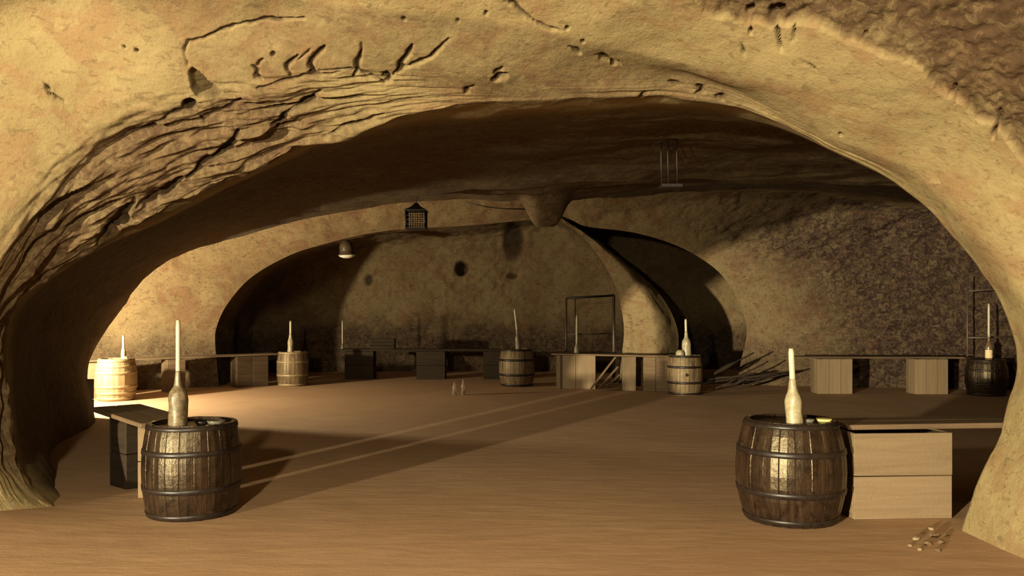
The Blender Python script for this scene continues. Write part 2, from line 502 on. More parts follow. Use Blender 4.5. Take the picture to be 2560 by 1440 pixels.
# chiselled streaks of the front rim (rows T..R, left half) run along the arch
along = np.concatenate([[0], np.cumsum(np.linalg.norm(np.diff(np.array(rowR), axis=0), axis=1))])
S = np.interp(ukf, np.arange(20), along)
band = sm(3.75, 4.12, vkf) * (1 - sm(5.0, 5.12, vkf)) * (1 - sm(7.4, 9.6, ukf)) * sm(0.8, 2.5, ukf)
uv = np.stack([S * 2.0 + vkf * 1.3, vkf * 8.5 - S * 1.6, np.zeros_like(S)], axis=1)
uv += 0.25 * np.stack([fbm(flat, 3.0, 3, 26), fbm(flat, 3.0, 3, 27), 0 * S], axis=1)
uv2 = np.stack([S * 4.5 + vkf * 2.0, vkf * 20.0 - S * 3.6, np.ones_like(S)], axis=1)
gouge = np.clip(vnoise(uv + 5.3, 21) * 1.8 - .25, 0, 1)
disp += band * (0.045 * fbm(flat, 2.6, 3, 24) + 0.04 * fbm(uv, 1.0, 2, 25) + 0.10 * gouge + 0.042 * fbm(uv2, 1.0, 3, 33))
band2 = sm(4.0, 4.6, vkf) * (1 - sm(5.9, 6.0, vkf)) * sm(9.5, 11, ukf) * (1 - sm(12, 13, ukf))
disp += band2 * 0.012 * fbm(np.stack([S * 1.2, vkf * 9, S * 0], axis=1), 1.0, 3, 40)
# ledges of the inner ceiling, rough picked wall at the back right
inn = sm(5.1, 5.5, vkf) * (1 - sm(9.6, 10.0, vkf)) * sm(9.3, 11, ukf)
disp += inn * (0.09 * fbm(flat * np.array([.35, 1.6, .6]), 1.0, 4, 50) + 0.03 * fbm(flat * np.array([1, 3, 1]), 2.0, 3, 51))
far = sm(9.95, 10.15, vkf)
rw = far * sm(11.5, 14, ukf)
disp += far * 0.02 * fbm(flat, 3.0, 4, 60) + rw * (0.07 * fbm(flat, 2.2, 5, 61) + 0.06 * fbm(np.stack([(flat[:, 0] + .6 * flat[:, 2]) * .9, flat[:, 1], (flat[:, 2] - .5 * flat[:, 0]) * 3.5], axis=1), 1.6, 3, 63) + 0.05 * fbm(flat, 6.0, 4, 62, ridged=True)) * (1 - 0.75 * sm(10.7, 10.95, vkf))
# the rock pendant hanging from the back edge of the front arch
qx, qy = G[..., 0].ravel(), G[..., 1].ravel()
pend = 0.40 * np.exp(-(((qx - 0.47) / 0.275) ** 4)) * np.exp(-(((qy - 11.55) / 0.45) ** 2)) * sm(6, 6.5, vkf) * (1 - sm(8.2, 8.8, vkf))
disp *= 1 - sm(10.8, 11, vkf)
Gd = flat + Nrm.reshape(-1, 3) * disp[:, None]
Gd[:, 2] -= pend
# cracks, drilled holes and the rough upper right patch of the near ceiling
px, py = project(Gd)
near = (vkf > 1.3) & (vkf < 5.02) & (px > -60) & (px < 5200) & (py < 1440)
carve_dark = np.zeros(len(flat))
carve = np.zeros(len(flat))
idx = np.nonzero(near)[0]
pix = np.stack([px[idx], py[idx], 0 * idx], axis=1)
pxn = px[idx] + 9.0 * fbm(pix, 0.030, 3, 70)
pyn = py[idx] + 9.0 * fbm(pix, 0.030, 3, 71)
wmod = 1 + 0.8 * fbm(pix, .045, 2, 72)
for poly, w, dep in CRACKS:
    d, al = seg_dist(pxn, pyn, poly)
    tap = 0.45 + 0.75 * np.sin(np.pi * np.clip(al, 0, 1)) ** 0.6
    g = np.exp(-(d / np.maximum(w * 0.62 * wmod * tap, 3.0)) ** 2) * np.clip(tap * wmod * 1.1, 0, 1)
    carve[idx] = np.maximum(carve[idx], dep * g)
    carve_dark[idx] = np.maximum(carve_dark[idx], np.clip(1.5 * g - .35, 0, 1) * .9)
pxn, pyn = px[idx] + 0.3 * (pxn - px[idx]), py[idx] + 0.3 * (pyn - py[idx])
for hx, hy, rx, ry, dep in HOLES:
    d = np.hypot((pxn - hx) / rx, (pyn - hy) / ry)
    g = 1 - sm(0.7, 1.25, d)
    carve[idx] = np.maximum(carve[idx], dep * g)
    carve_dark[idx] = np.maximum(carve_dark[idx], g * .9)
# wedge shaped niche above the rim
wed = (1 - sm(0, 8, seg_dist(pxn, pyn, [(492, 185), (500, 220), (535, 225)])[0] - 14)) * (pyn > 0.82 * (pxn - 492) + 176)
carve[idx] = np.maximum(carve[idx], 0.10 * wed)
carve_dark[idx] = np.maximum(carve_dark[idx], 0.35 * wed)
edge = np.interp(pxn, [1680, 1760, 1850, 1990, 2150, 2290, 2380, 2480, 2600, 2700, 3200, 5000], [-60, 20, 62, 60, 108, 172, 255, 310, 440, 520, 640, 700])
patch = sm(-5, 7, edge - pyn + 22 * fbm(np.stack([pxn, pyn, 0 * pxn], axis=1), 0.018, 4, 75)) * sm(1660, 1720, pxn)
carve[idx] += patch * (0.035 + 0.022 * fbm(Gd[idx], 6.0, 3, 76) + 0.022 * fbm(Gd[idx], 20.0, 3, 77))
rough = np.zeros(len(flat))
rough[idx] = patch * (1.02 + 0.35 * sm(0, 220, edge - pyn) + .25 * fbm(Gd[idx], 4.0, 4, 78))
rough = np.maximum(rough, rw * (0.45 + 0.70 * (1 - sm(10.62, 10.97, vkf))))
rough = np.maximum(rough, sm(5.05, 5.3, vkf) * (1 - sm(9.6, 10.0, vkf)) * 0.95)  # rough dark vault; on its left flank the unlit shade is painted in
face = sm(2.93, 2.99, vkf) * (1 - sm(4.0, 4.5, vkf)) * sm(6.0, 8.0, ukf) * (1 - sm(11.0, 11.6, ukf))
rough = np.maximum(rough, 0.55 * face)  # spandrel's weaker light put into its colour
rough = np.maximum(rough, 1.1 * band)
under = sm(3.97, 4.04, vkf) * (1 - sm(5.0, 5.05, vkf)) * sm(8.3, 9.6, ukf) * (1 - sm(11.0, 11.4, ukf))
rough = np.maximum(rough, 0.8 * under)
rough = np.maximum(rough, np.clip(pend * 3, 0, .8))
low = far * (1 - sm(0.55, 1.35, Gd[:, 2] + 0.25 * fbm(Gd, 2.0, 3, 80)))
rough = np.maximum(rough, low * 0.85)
Gd += Nrm.reshape(-1, 3) * carve[:, None]
Gd = Gd.reshape(G.shape)
carve_dark, rough = carve_dark.reshape(UK.shape), rough.reshape(UK.shape)
cut = np.concatenate([[0], np.cumsum(nvs)])


def part_rows(name, i0, i1, mat):
    s = slice(cut[i0], cut[i1] + 1)
    return grid_object(name, Gd[s], mat, {'carve_dark': carve_dark[s], 'rough': rough[s]}, flip=sgn > 0)


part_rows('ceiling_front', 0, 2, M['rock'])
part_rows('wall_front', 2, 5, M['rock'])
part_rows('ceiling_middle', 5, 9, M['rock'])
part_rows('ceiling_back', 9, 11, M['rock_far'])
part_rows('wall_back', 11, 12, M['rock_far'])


def side_cave(name, ring, steps, nu, nvs, seed, mat, amp=0.05, holes=(), side=None):
    base = np.array(ring)
    first = base.copy()
    first[:, 0] = steps[0][1] + (base[:, 0] - steps[0][1]) * 1.015
    first[:, 2] = base[:, 2] * 1.012
    rows = [[tuple(p) for p in first]]
    for d, cx, sx, sz, shift in steps:
        q = base.copy()
        q[:, 0] = cx + (q[:, 0] - cx) * sx + shift
        q[:, 2] = q[:, 2] * sz
        q[:, 1] = d
        if side is not None and d < 20:
            k, w = d / 16.3, 0.20 * (d - 16.3) / .9
            q[:, 0] = base[:, 0] * k + np.minimum(w, .35) * side
            q[:, 2] = np.where(base[:, 2] > EYE, EYE + (base[:, 2] - EYE) * k + .06, base[:, 2])
        rows.append([tuple(p) for p in q])
    g, u, v = loft_grid(rows, nu, nvs, tref=0)
    n = grid_normals(g)
    f = g.reshape(-1, 3)
    ff = np.minimum(1, np.repeat(v, nu) / 0.3)
    dsp = ff * (amp * fbm(f, 1.8, 4, seed) + amp * 0.7 * fbm(f, 6.0, 4, seed + 9, ridged=True))
    f = f - n.reshape(-1, 3) * dsp[:, None]
    x, y = project(f)
    carve_dark = np.zeros(len(f))
    for hx, hy, rx, ry, dep in holes:
        k = (1 - sm(0.7, 1.3, np.hypot((x - hx) / rx, (y - hy) / ry))) * (np.repeat(v, nu) > 2)
        f[:, 1] += dep * k
        carve_dark = np.maximum(carve_dark, 0.9 * k)
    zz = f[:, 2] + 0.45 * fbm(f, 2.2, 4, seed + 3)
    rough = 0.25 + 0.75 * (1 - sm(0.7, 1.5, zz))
    return grid_object(name, f.reshape(g.shape), mat, {'carve_dark': carve_dark, 'rough': rough})


OLr = [rowV[10]] + [U(*p) for p in [(1440, 577, 16.3), (1492, 634, 16.3), (1532, 702, 16.3), (1553, 770, 16.3), (1560, 830, 16.3), (1553, 900, 16.3), (1546, 985, 16.3)]]
ORl = [rowV[10]] + [U(*p) for p in [(1478, 592, 16.6), (1560, 655, 16.7), (1630, 715, 16.7), (1675, 775, 16.7), (1695, 830, 16.7), (1694, 900, 16.6), (1690, 985, 16.5)]]
side_cave('wall_left_bay', [tuple(p) for p in rowV[:11]] + OLr[1:],
          [(17.1, -1.9, 1.03, 1.03, 0), (18.3, -1.9, 1.12, 1.06, 0), (19.3, -1.9, 1.10, 1.04, 0), (19.7, -1.6, .85, .85, 0), (19.9, -1.6, .45, .5, 0), (19.95, -1.6, .02, .1, 0)],
          260, [8, 16, 16, 22, 30, 30], 100, M['rock_far'], 0.05, [(1154, 671, 14, 17, .3), (922, 700, 10, 14, .06), (1285, 600, 24, 50, .10), (1280, 690, 14, 8, .05)])
side_cave('wall_right_bay', [tuple(p) for p in rowV[10:]] + ORl[:0:-1],
          [(17.2, 3.6, 1.10, 1.03, .22), (18.5, 3.6, 1.16, 1.04, .50), (19.9, 3.6, 1.14, 1.0, .85), (20.6, 3.6, .75, .8, 1.0), (20.8, 3.6, .02, .05, 1.0)],
          180, [10, 14, 16, 20, 30], 140, M['rock_far'], 0.04, side=np.array([0] + [1.0] * 9 + [-1.0] * 7))
mid = [tuple((np.array(a) + np.array(b)) / 2 + np.array([0, -0.10 - 0.30 * min(1, i / 4), 0])) for i, (a, b) in enumerate(zip(OLr, ORl))]
g, u, v = loft_grid([OLr, mid, ORl], 160, [24, 30], tref=1)
f = g.reshape(-1, 3)
n = grid_normals(g).reshape(-1, 3)
vv = np.repeat(v, 160)
f = f + n * (0.05 * fbm(f, 2.5, 4, 160) * np.sin(vv / 2 * math.pi))[:, None]
grid_object('wall_pillar', f.reshape(g.shape), M['rock_far'], {'carve_dark': np.zeros(len(f)), 'rough': 0.9 * (1 - sm(0.5, 1.0, f[:, 2] + .3 * fbm(f, 3, 3, 9))) * sm(0.8, 1.6, vv)})

# floor
xs, ys = np.linspace(-12, 12, 300), np.linspace(0.5, 22.0, 330)
gx, gy = np.meshgrid(xs, ys)
P = np.stack([gx, gy, np.zeros_like(gx)], axis=2)
f = P.reshape(-1, 3)
z = 0.004 * fbm(f, 1.1, 3, 200)
z += 0.10 * np.exp(-((f[:, 0] + 4.1) ** 2 / 0.9 + (f[:, 1] - 5.6) ** 2 / 0.8)) + 0.05 * np.exp(-((f[:, 0] - 3.5) ** 2 / 0.15 + (f[:, 1] - 5.1) ** 2 / 0.15))
P[..., 2] = z.reshape(gx.shape)
grid_object('floor', P, M['earth'])

# ------------------------------------------------------------------ object helpers


def link(name, me, parent=None, mat=None):
    o = bpy.data.objects.new(name, me)
    C.objects.link(o)
    if mat and not me.materials:
        me.materials.append(mat)
    if parent:
        o.parent = parent
    return o


def thing(name, label, cat, loc=(0, 0, 0), rz=0.0, group=None):
    o = bpy.data.objects.new(name, None)
    o.empty_display_size = 0.1
    C.objects.link(o)
    o.location = loc
    o.rotation_euler = (0, 0, rz)
    return tag(o, label, cat, group)


def tag(o, label, cat, group=None):
    o['label'] = label
    o['category'] = cat
    if group:
        o['group'] = group
    return o


def bm_mesh(name, bm, mat, smooth=False):
    bmesh.ops.recalc_face_normals(bm, faces=bm.faces)
    me = bpy.data.meshes.new(name)
    bm.to_mesh(me)
    bm.free()
    me.materials.append(mat)
    if smooth:
        for p in me.polygons:
            p.use_smooth = True
    return me


def box_mesh(name, sx, sy, sz, mat, bev=0.004, jit=0.0, seed=0):
    """a board: bevelled box, its base centred at the origin"""
    bm = bmesh.new()
    bmesh.ops.create_cube(bm, size=1)
    rnd = random.Random(seed)
    for v in bm.verts:
        v.co = Vector((v.co.x * sx, v.co.y * sy, (v.co.z + .5) * sz)) + Vector([rnd.uniform(-jit, jit) for _ in range(3)])
    if bev:
        bmesh.ops.bevel(bm, geom=bm.edges[:], offset=bev, segments=1, affect='EDGES')
    return bm_mesh(name, bm, mat)


def lathe_mesh(name, prof, n, mat, smooth=True, wob=0.0, seed=0, bend=(0, 0)):
    bm = bmesh.new()
    rnd = random.Random(seed)
    rings = []
    ph = [rnd.uniform(0, 6.28) for _ in range(3)]
    for r, z in prof:
        ring = []
        for i in range(n):
            a = 2 * math.pi * i / n
            w = 1 + wob * (math.sin(3 * a + ph[0] + z * 20) * .5 + math.sin(5 * a + ph[1] - z * 33) * .35 + math.sin(8 * a + ph[2] + z * 50) * .25)
            ring.append(bm.verts.new((r * w * math.cos(a) + bend[0] * z * z, r * w * math.sin(a) + bend[1] * z * z, z)))
        rings.append(ring)
    for a, b in zip(rings[:-1], rings[1:]):
        for i in range(n):
            bm.faces.new((a[i], a[(i + 1) % n], b[(i + 1) % n], b[i]))
    bm.faces.new(rings[0][::-1])
    bm.faces.new(rings[-1])
    me = bm_mesh(name, bm, mat, smooth)
    return me


def tube_mesh(name, pts, r, mat, n=8, smooth=True):
    bm = bmesh.new()
    pts = [Vector(p) for p in pts]
    rings = []
    for i, p in enumerate(pts):
        d = (pts[min(i + 1, len(pts) - 1)] - pts[max(i - 1, 0)]).normalized()
        up = Vector((0, 0, 1)) if abs(d.z) < .9 else Vector((1, 0, 0))
        a = d.cross(up).normalized()
        b = d.cross(a)
        rr = r[i] if isinstance(r, (list, tuple)) else r
        rings.append([bm.verts.new(p + (a * math.cos(2 * math.pi * k / n) + b * math.sin(2 * math.pi * k / n)) * rr) for k in range(n)])
    for a, b in zip(rings[:-1], rings[1:]):
        for k in range(n):
            bm.faces.new((a[k], a[(k + 1) % n], b[(k + 1) % n], b[k]))
    bm.faces.new(rings[0][::-1])
    bm.faces.new(rings[-1])
    return bm_mesh(name, bm, mat, smooth)


# ------------------------------------------------------------------ barrels


def barrel_radius(rb, rh, h):
    return lambda z: rb - (rb - rh) * (abs(2 * z / h - 1) ** 2.0)


def stave_mesh(rb, rh, h, n, mat, rows=9):
    R = barrel_radius(rb, rh, h)
    bm = bmesh.new()
    w = 2 * math.pi / n
    th = 0.028
    secs = []
    for j in range(rows):
        z = h * j / (rows - 1)
        r = R(z)
        q = [(-.496, -th), (-.496, -.0025), (-.455, 0), (0, .0025), (.455, 0), (.496, -.0025), (.496, -th)]
        secs.append([bm.verts.new(((r + o) * math.cos(a * w), (r + o) * math.sin(a * w), z)) for a, o in q])
    m = len(secs[0])
    for a, b in zip(secs[:-1], secs[1:]):
        for k in range(m):
            bm.faces.new((a[k], a[(k + 1) % m], b[(k + 1) % m], b[k]))
    bm.faces.new(secs[0][::-1])
    bm.faces.new(secs[-1])
    return bm_mesh('stave', bm, mat)


def hoop_mesh(rb, rh, h, z0, z1, mat, n=48):
    R = barrel_radius(rb, rh, h)
    bm = bmesh.new()
    rows = []
    prof = [(R(z0) + .001, z0), (R(z0) + .007, z0 + .002), (R((z0 + z1) / 2) + .008, (z0 + z1) / 2), (R(z1) + .007, z1 - .002), (R(z1) + .001, z1)]
    for r, z in prof:
        rows.append([bm.verts.new((r * math.cos(2 * math.pi * k / n), r * math.sin(2 * math.pi * k / n), z)) for k in range(n)])
    for a, b in zip(rows[:-1], rows[1:]):
        for k in range(n):
            bm.faces.new((a[k], a[(k + 1) % n], b[(k + 1) % n], b[k]))
    return bm_mesh('hoop', bm, mat, True)


def lid_board_mesh(r, x0, x1, mat):
    bm = bmesh.new()
    def yy(x):
        return math.sqrt(max(r * r - x * x, 1e-6))
    k = 5
    xs = [x0 + (x1 - x0) * i / k for i in range(k + 1)]
    loop = [(x, yy(x)) for x in xs] + [(x, -yy(x)) for x in reversed(xs)]
    lo = [bm.verts.new((x, y, 0)) for x, y in loop]
    hi = [bm.verts.new((x, y, .02)) for x, y in loop]
    bm.faces.new(lo[::-1])
    bm.faces.new(hi)
    m = len(lo)
    for i in range(m):
        bm.faces.new((lo[i], lo[(i + 1) % m], hi[(i + 1) % m], hi[i]))
    return bm_mesh('lid_board', bm, mat)


def barrel(label, loc, h, rb, rh, wood_m, iron_m, hoops, n=22, turn=0.0, bung=False):
    t = thing('barrel', label, 'barrel', loc, turn, 'wine barrels used as tables')
    sm_ = stave_mesh(rb, rh, h, n, wood_m)
    rnd = random.Random(int(abs(loc[0]) * 100))
    for i in range(n):
        s = link('stave', sm_, t)
        s.rotation_euler = (0, 0, 2 * math.pi * i / n)
        s.scale = (1, 1, 1 - rnd.uniform(0, .008))
    for z0, z1 in hoops:
        link('hoop', hoop_mesh(rb, rh, h, z0 * h, z1 * h, iron_m), t)
    rl = rh - .02
    xs = [-rl + 2 * rl * i / 5 for i in range(6)]
    for a, b in zip(xs[:-1], xs[1:]):
        o = link('lid_board', lid_board_mesh(rl, a + .0015, b - .0015, wood_m), t)
        o.location = (0, 0, h - .045)
    if bung:
        o = link('bung', lathe_mesh('bung', [(.024, 0), (.027, .01), (.022, .03)], 14, M['dark_shade_board']), t)
        R = barrel_radius(rb, rh, h)
        a = -math.pi / 2 - 0.1 - turn
        o.location = ((R(h * .52) - .005) * math.cos(a), (R(h * .52) - .005) * math.sin(a), h * .52)
        o.rotation_euler = (math.pi / 2, 0, a + math.pi / 2)
    return t


H4 = [(.012, .07), (.285, .345), (.675, .735), (.94, .992)]
H6 = [(.012, .085), (.15, .21), (.30, .37), (.63, .70), (.79, .85), (.925, .992)]


def at(px, d):
    return (d * (px - CX) / F, d, 0.0)


B1 = at(481, 6.02)
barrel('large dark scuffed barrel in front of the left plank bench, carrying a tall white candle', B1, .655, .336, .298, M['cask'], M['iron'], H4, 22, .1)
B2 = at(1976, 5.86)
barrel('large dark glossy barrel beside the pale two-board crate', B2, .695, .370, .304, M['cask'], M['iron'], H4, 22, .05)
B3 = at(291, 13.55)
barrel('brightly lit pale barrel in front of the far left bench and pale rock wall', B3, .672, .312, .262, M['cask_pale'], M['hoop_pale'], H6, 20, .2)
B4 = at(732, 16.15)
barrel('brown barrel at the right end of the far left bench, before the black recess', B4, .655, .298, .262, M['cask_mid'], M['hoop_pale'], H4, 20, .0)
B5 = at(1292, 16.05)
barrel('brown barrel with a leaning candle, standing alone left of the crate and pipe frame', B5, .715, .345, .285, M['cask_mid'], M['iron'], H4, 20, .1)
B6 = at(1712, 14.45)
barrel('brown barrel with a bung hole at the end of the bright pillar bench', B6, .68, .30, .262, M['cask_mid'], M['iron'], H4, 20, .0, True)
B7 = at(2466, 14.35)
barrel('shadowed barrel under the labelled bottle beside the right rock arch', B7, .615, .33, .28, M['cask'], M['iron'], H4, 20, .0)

# ------------------------------------------------------------------ bottles with candles, dishes


def bottle_prof(h, r, nr, base=0.0):
    return [(r * .93, 0), (r, .006), (r, h * .52), (r * .97, h * .60), (r * .80, h * .68), (nr * 1.35, h * .78), (nr * 1.05, h * .86), (nr, h * .93), (nr * 1.18, h * .95), (nr * 1.15, h * .99), (nr * .8, h)]


def candle_bottle(label, loc, h, r, ch, cr, coat, lean=(0, 0), clean=False, group='candle bottles on the barrels and benches', tag_label=False, bent=(0, 0)):
    t = thing('candle_bottle', label, 'candle', loc, 0, group)
    t.rotation_euler = (lean[1], lean[0], 0)
    nr = max(cr * 1.05, .014)
    link('bottle', lathe_mesh('bottle', bottle_prof(h, r, nr), 20, M['glass_wine']), t)
    if not clean:
        seed = int(abs(loc[0]) * 91)
        p = [(r * 1.02, .0), (r * 1.07, h * .06), (r * 1.05, h * .35), (r * 1.09, h * .52), (r * 1.05, h * .60), (r * .92, h * .68), (nr * 1.75, h * .78), (nr * 1.45, h * .86), (nr * 1.32, h * .93), (nr * 1.22, h * .99), (cr * 1.02, h * 1.07)]
        pp = []
        for (r0, z0), (r1, z1) in zip(p[:-1], p[1:]):
            for k in range(3):
                pp.append((r0 + (r1 - r0) * k / 3, z0 + (z1 - z0) * k / 3))
        pp.append(p[-1])
        link('wax_drippings', lathe_mesh('wax_drippings', pp, 28, coat, True, .06, seed), t)
    z0 = h * .97
    cd = link('candle', lathe_mesh('candle', [(cr, z0 + (ch) * i / 8) if i < 8 else (cr * .75, z0 + ch) for i in range(9)], 14, M['wax'], True, .02, 3, bent), t)
    zt = z0 + ch
    link('wick', tube_mesh('wick', [(bent[0] * zt * zt, bent[1] * zt * zt, zt - .005), (bent[0] * zt * zt + .002, bent[1] * zt * zt, zt + .012)], .0016, M['wick'], 5), cd)
    if tag_label:
        link('label', lathe_mesh('label', [(r * 1.01, h * .10), (r * 1.025, h * .11), (r * 1.025, h * .44), (r * 1.01, h * .45)], 24, M['label']), t)
    return t


def top(b, h, dx=0.0, dy=0.0):
    return (b[0] + dx, b[1] + dy, h - .025)


candle_bottle('tall bottle caked in dull wax with a long white candle, on the near left barrel', top(B1, .655, -.035, -.17), .37, .060, .39, .016, M['drip_old'])
candle_bottle('pale waxed bottle with a thick candle stub, on the barrel beside the two-board crate', top(B2, .695, -.035, -.19), .295, .052, .235, .0195, M['drip'], (-.045, 0))
candle_bottle('small waxed bottle with a white candle on the brightly lit far left barrel', top(B3, .672, .09, .05), .175, .036, .22, .020, M['drip'])
candle_bottle('white waxed bottle with a short candle standing against the black recess', top(B4, .655, -.03, -.05), .345, .052, .275, .021, M['drip'])
candle_bottle('bottle with a leaning candle on the barrel left of the pale crate', top(B5, .715, .03, .0), .37, .052, .42, .019, M['drip_old'], (-.06, 0), bent=(-.045, 0))
candle_bottle('white stubby bottle with a tall candle on the bench before the pipe frame', (at(1442, 15.75)[0], 15.75, .645), .155, .048, .555, .021, M['drip'])
candle_bottle('fat waxed bottle with a candle on the barrel with a bung hole', top(B6, .68, .03, -.02), .40, .072, .25, .021, M['drip'], (-.03, 0))
candle_bottle('labelled bottle with a thin candle on the shadowed barrel by the right arch', top(B7, .615, .04, .0), .40, .056, .58, .018, M['drip_old'], (0, 0), True, tag_label=True)


candle_bottle('thin pale candle in a small bottle at the left end of the rear wall bench', (at(856, 17.7)[0], 17.7, .63), .10, .028, .50, .014, M['drip_old'])
for px_, sc_, lab in ((1136, .85, 'shorter of two slim clear bottles standing out on the lit floor'), (1158, 1.0, 'taller of two slim clear bottles standing out on the lit floor')):
    o = link('glass_bottle', lathe_mesh('glass_bottle', bottle_prof(.27 * sc_, .034, .013), 16, M['glass']))
    o.location = at(px_, 14.3)
    tag(o, lab, 'bottle', 'clear bottles on the floor')


def dish(name, label, loc, r, h, mat, cat):
    o = link(name, lathe_mesh(name, [(r * .6, 0), (r * .68, .003), (r, h), (r * .97, h + .002), (r * .62, .010), (r * .1, .008)], 28, mat), None)
    o.location = loc
    return tag(o, label, cat)


dish('saucer', 'small yellow saucer on the barrel beside the pale two-board crate', (B2[0] + .205, B2[1] - .08, .671), .055, .030, M['dish'], 'saucer')
dish('glass_ashtray', 'clear glass ashtray on the near left barrel right of its bottle', (B1[0] + .19, B1[1] - .06, .631), .062, .034, M['glass'], 'ashtray')
dish('dark_ashtray', 'low dark ashtray between bottle and glass ashtray on the near left barrel', (B1[0] + .085, B1[1] - .05, .631), .05, .03, M['black_iron'], 'ashtray')
dish('glass_dish', 'small clear glass dish beside the bottle on the barrel next to the two-board crate', (B2[0] + .08, B2[1] - .14, .671), .035, .035, M['glass'], 'dish')
o = link('wax_lump', lathe_mesh('wax_lump', [(.05, 0), (.07, .02), (.075, .06), (.055, .10), (.02, .115)], 16, M['drip'], True, .1, 5))
o.location = (B6[0] - .10, B6[1] - .10, .655)
tag(o, 'round lump of white wax beside the fat bottle on the bunged barrel', 'wax lump')
o = link('wax_lump', lathe_mesh('wax_lump', [(.05, 0), (.06, .015), (.05, .04), (.02, .06)], 14, M['drip'], True, .15, 8))
o.location = (B3[0] + .17, B3[1] - .06, .647)
tag(o, 'small lump of pale wax right of the bottle on the brightly lit barrel', 'wax lump')

# ------------------------------------------------------------------ crates and plank benches


def crate(label, loc, rz, sx, sy, sz, front, back=None, nb=2, axis='x', mat=None, slat=None, name='wooden_crate', posts=False):
    """box of boards, open top; front faces -y. axis: boards run along x ('x') or upright ('z')"""
    t = thing(name, label, 'crate', loc, rz, 'bench crates')
    mat = mat or M['board']
    th = .02
    def wall(n, length, face):
        for i in range(n):
            if axis == 'x':
                hh = sz / n
                o = link('board', box_mesh('board', length, th, hh - .006, mat, .003, .0015, i), t)
                p = (0, 0, i * hh + .002)
            else:
                ww = length / n
                o = link('board', box_mesh('board', ww - .006, th, sz - .004, M['board_v'] if mat == M['board'] else mat, .003, .0015, i), t)
                p = (-length / 2 + ww * (i + .5), 0, .001)
            face(o, p)
    def f(o, p): o.location = (p[0], -sy / 2 + th / 2, p[2])
    def b(o, p): o.location = (p[0], sy / 2 - th / 2, p[2])
    def l(o, p): o.location = (-sx / 2 + th / 2 , p[0], p[2]); o.rotation_euler = (0, 0, math.pi / 2)
    def r(o, p): o.location = (sx / 2 - th / 2, p[0], p[2]); o.rotation_euler = (0, 0, math.pi / 2)
    wall(nb, sx, f)
    wall(nb, sx, b)
    wall(nb, sy - 2 * th - .004, l)
    wall(nb, sy - 2 * th - .004, r)
    if posts:
        o = link('end_batten', box_mesh('end_batten', .075, .025, sz, M['board_v'], .003), t)
        o.location = (-sx / 2 + .0375, -sy / 2 - .0135, 0)
    return t


def plank_bench(name, label, p0, p1, w, z, th, n, mat, cat='bench', group='plank benches along the walls'):
    """a bench top of n planks lying side by side, from p0 to p1 on plan, top at z"""
    a, b = Vector((p0[0], p0[1], 0)), Vector((p1[0], p1[1], 0))
    L = (b - a).length
    rz = math.atan2(b.y - a.y, b.x - a.x)
    m = (a + b) / 2
    t = thing(name, label, cat, (m.x, m.y, z - th), rz, group)
    pm = box_mesh('plank', L, w / n - .008, th, mat, .004, .002, 4)
    for i in range(n):
        o = link('plank', pm, t)
        o.location = (random.Random(i + L).uniform(-.02, .02), -w / 2 + w / n * (i + .5), 0)
    return t


# near right: two-board crate and plank
crate('pale crate with a face of two wide boards, standing right of the large glossy barrel', (2.70, 6.03, 0), .055, .70, .42, .60, 2)
plank_bench('plank_bench', 'brown plank bench top resting on the pale two-board crate', (2.36, 6.10), (3.64, 6.22), .40, .642, .036, 2, M['old_board'])
# near left: crate, plank along the left flank of the arch
crate('pale crate end under the left plank bench, half hidden by the scuffed barrel', (-2.70, 6.62, 0), 0, .34, .36, .575, 2, axis='x')
plank_bench('plank_bench', 'brown plank bench top running back along the dark left rock flank', (-2.57, 6.30), (-3.45, 7.33), .41, .615, .036, 2, M['old_board'])
crate('brown crate deep in shadow under the back end of the left plank bench', (-3.12, 6.95, 0), .86, .28, .30, .575, 2, mat=M['dark_shade_board'])
crate('dark crate standing at the back edge of the left rock flank', (-5.64, 11.0, 0), .05, .22, .24, .54, 2, mat=M['dark_shade_board'])
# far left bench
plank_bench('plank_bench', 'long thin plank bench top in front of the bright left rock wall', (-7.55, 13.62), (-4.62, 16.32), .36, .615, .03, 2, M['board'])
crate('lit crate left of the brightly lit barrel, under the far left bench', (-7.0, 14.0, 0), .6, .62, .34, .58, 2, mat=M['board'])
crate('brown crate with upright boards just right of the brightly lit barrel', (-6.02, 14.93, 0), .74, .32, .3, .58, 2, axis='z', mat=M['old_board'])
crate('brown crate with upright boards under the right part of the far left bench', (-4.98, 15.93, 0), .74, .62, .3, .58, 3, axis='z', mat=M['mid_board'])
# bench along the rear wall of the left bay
plank_bench('plank_bench', 'dark plank bench top along the rear wall of the left bay', (-3.6, 17.75), (0.1, 17.75), .42, .63, .04, 2, M['dark_shade_board'])
crate('dark crate under the left end of the rear wall bench', (-3.2, 17.75, 0), 0, .6, .38, .588, 2, mat=M['dark_shade_board'])
crate('dark crate under the middle of the rear wall bench', (-1.7, 17.75, 0), 0, .6, .38, .588, 2, mat=M['dark_shade_board'])
crate('dark crate under the right end of the rear wall bench', (-.3, 17.75, 0), 0, .6, .38, .588, 2, mat=M['dark_shade_board'])
crate('small dark slatted box standing on the rear wall bench', (-2.72, 17.72, .63), .04, .50, .3, .22, 3, mat=M['dark_shade_board'], name='slatted_box', nb=3)
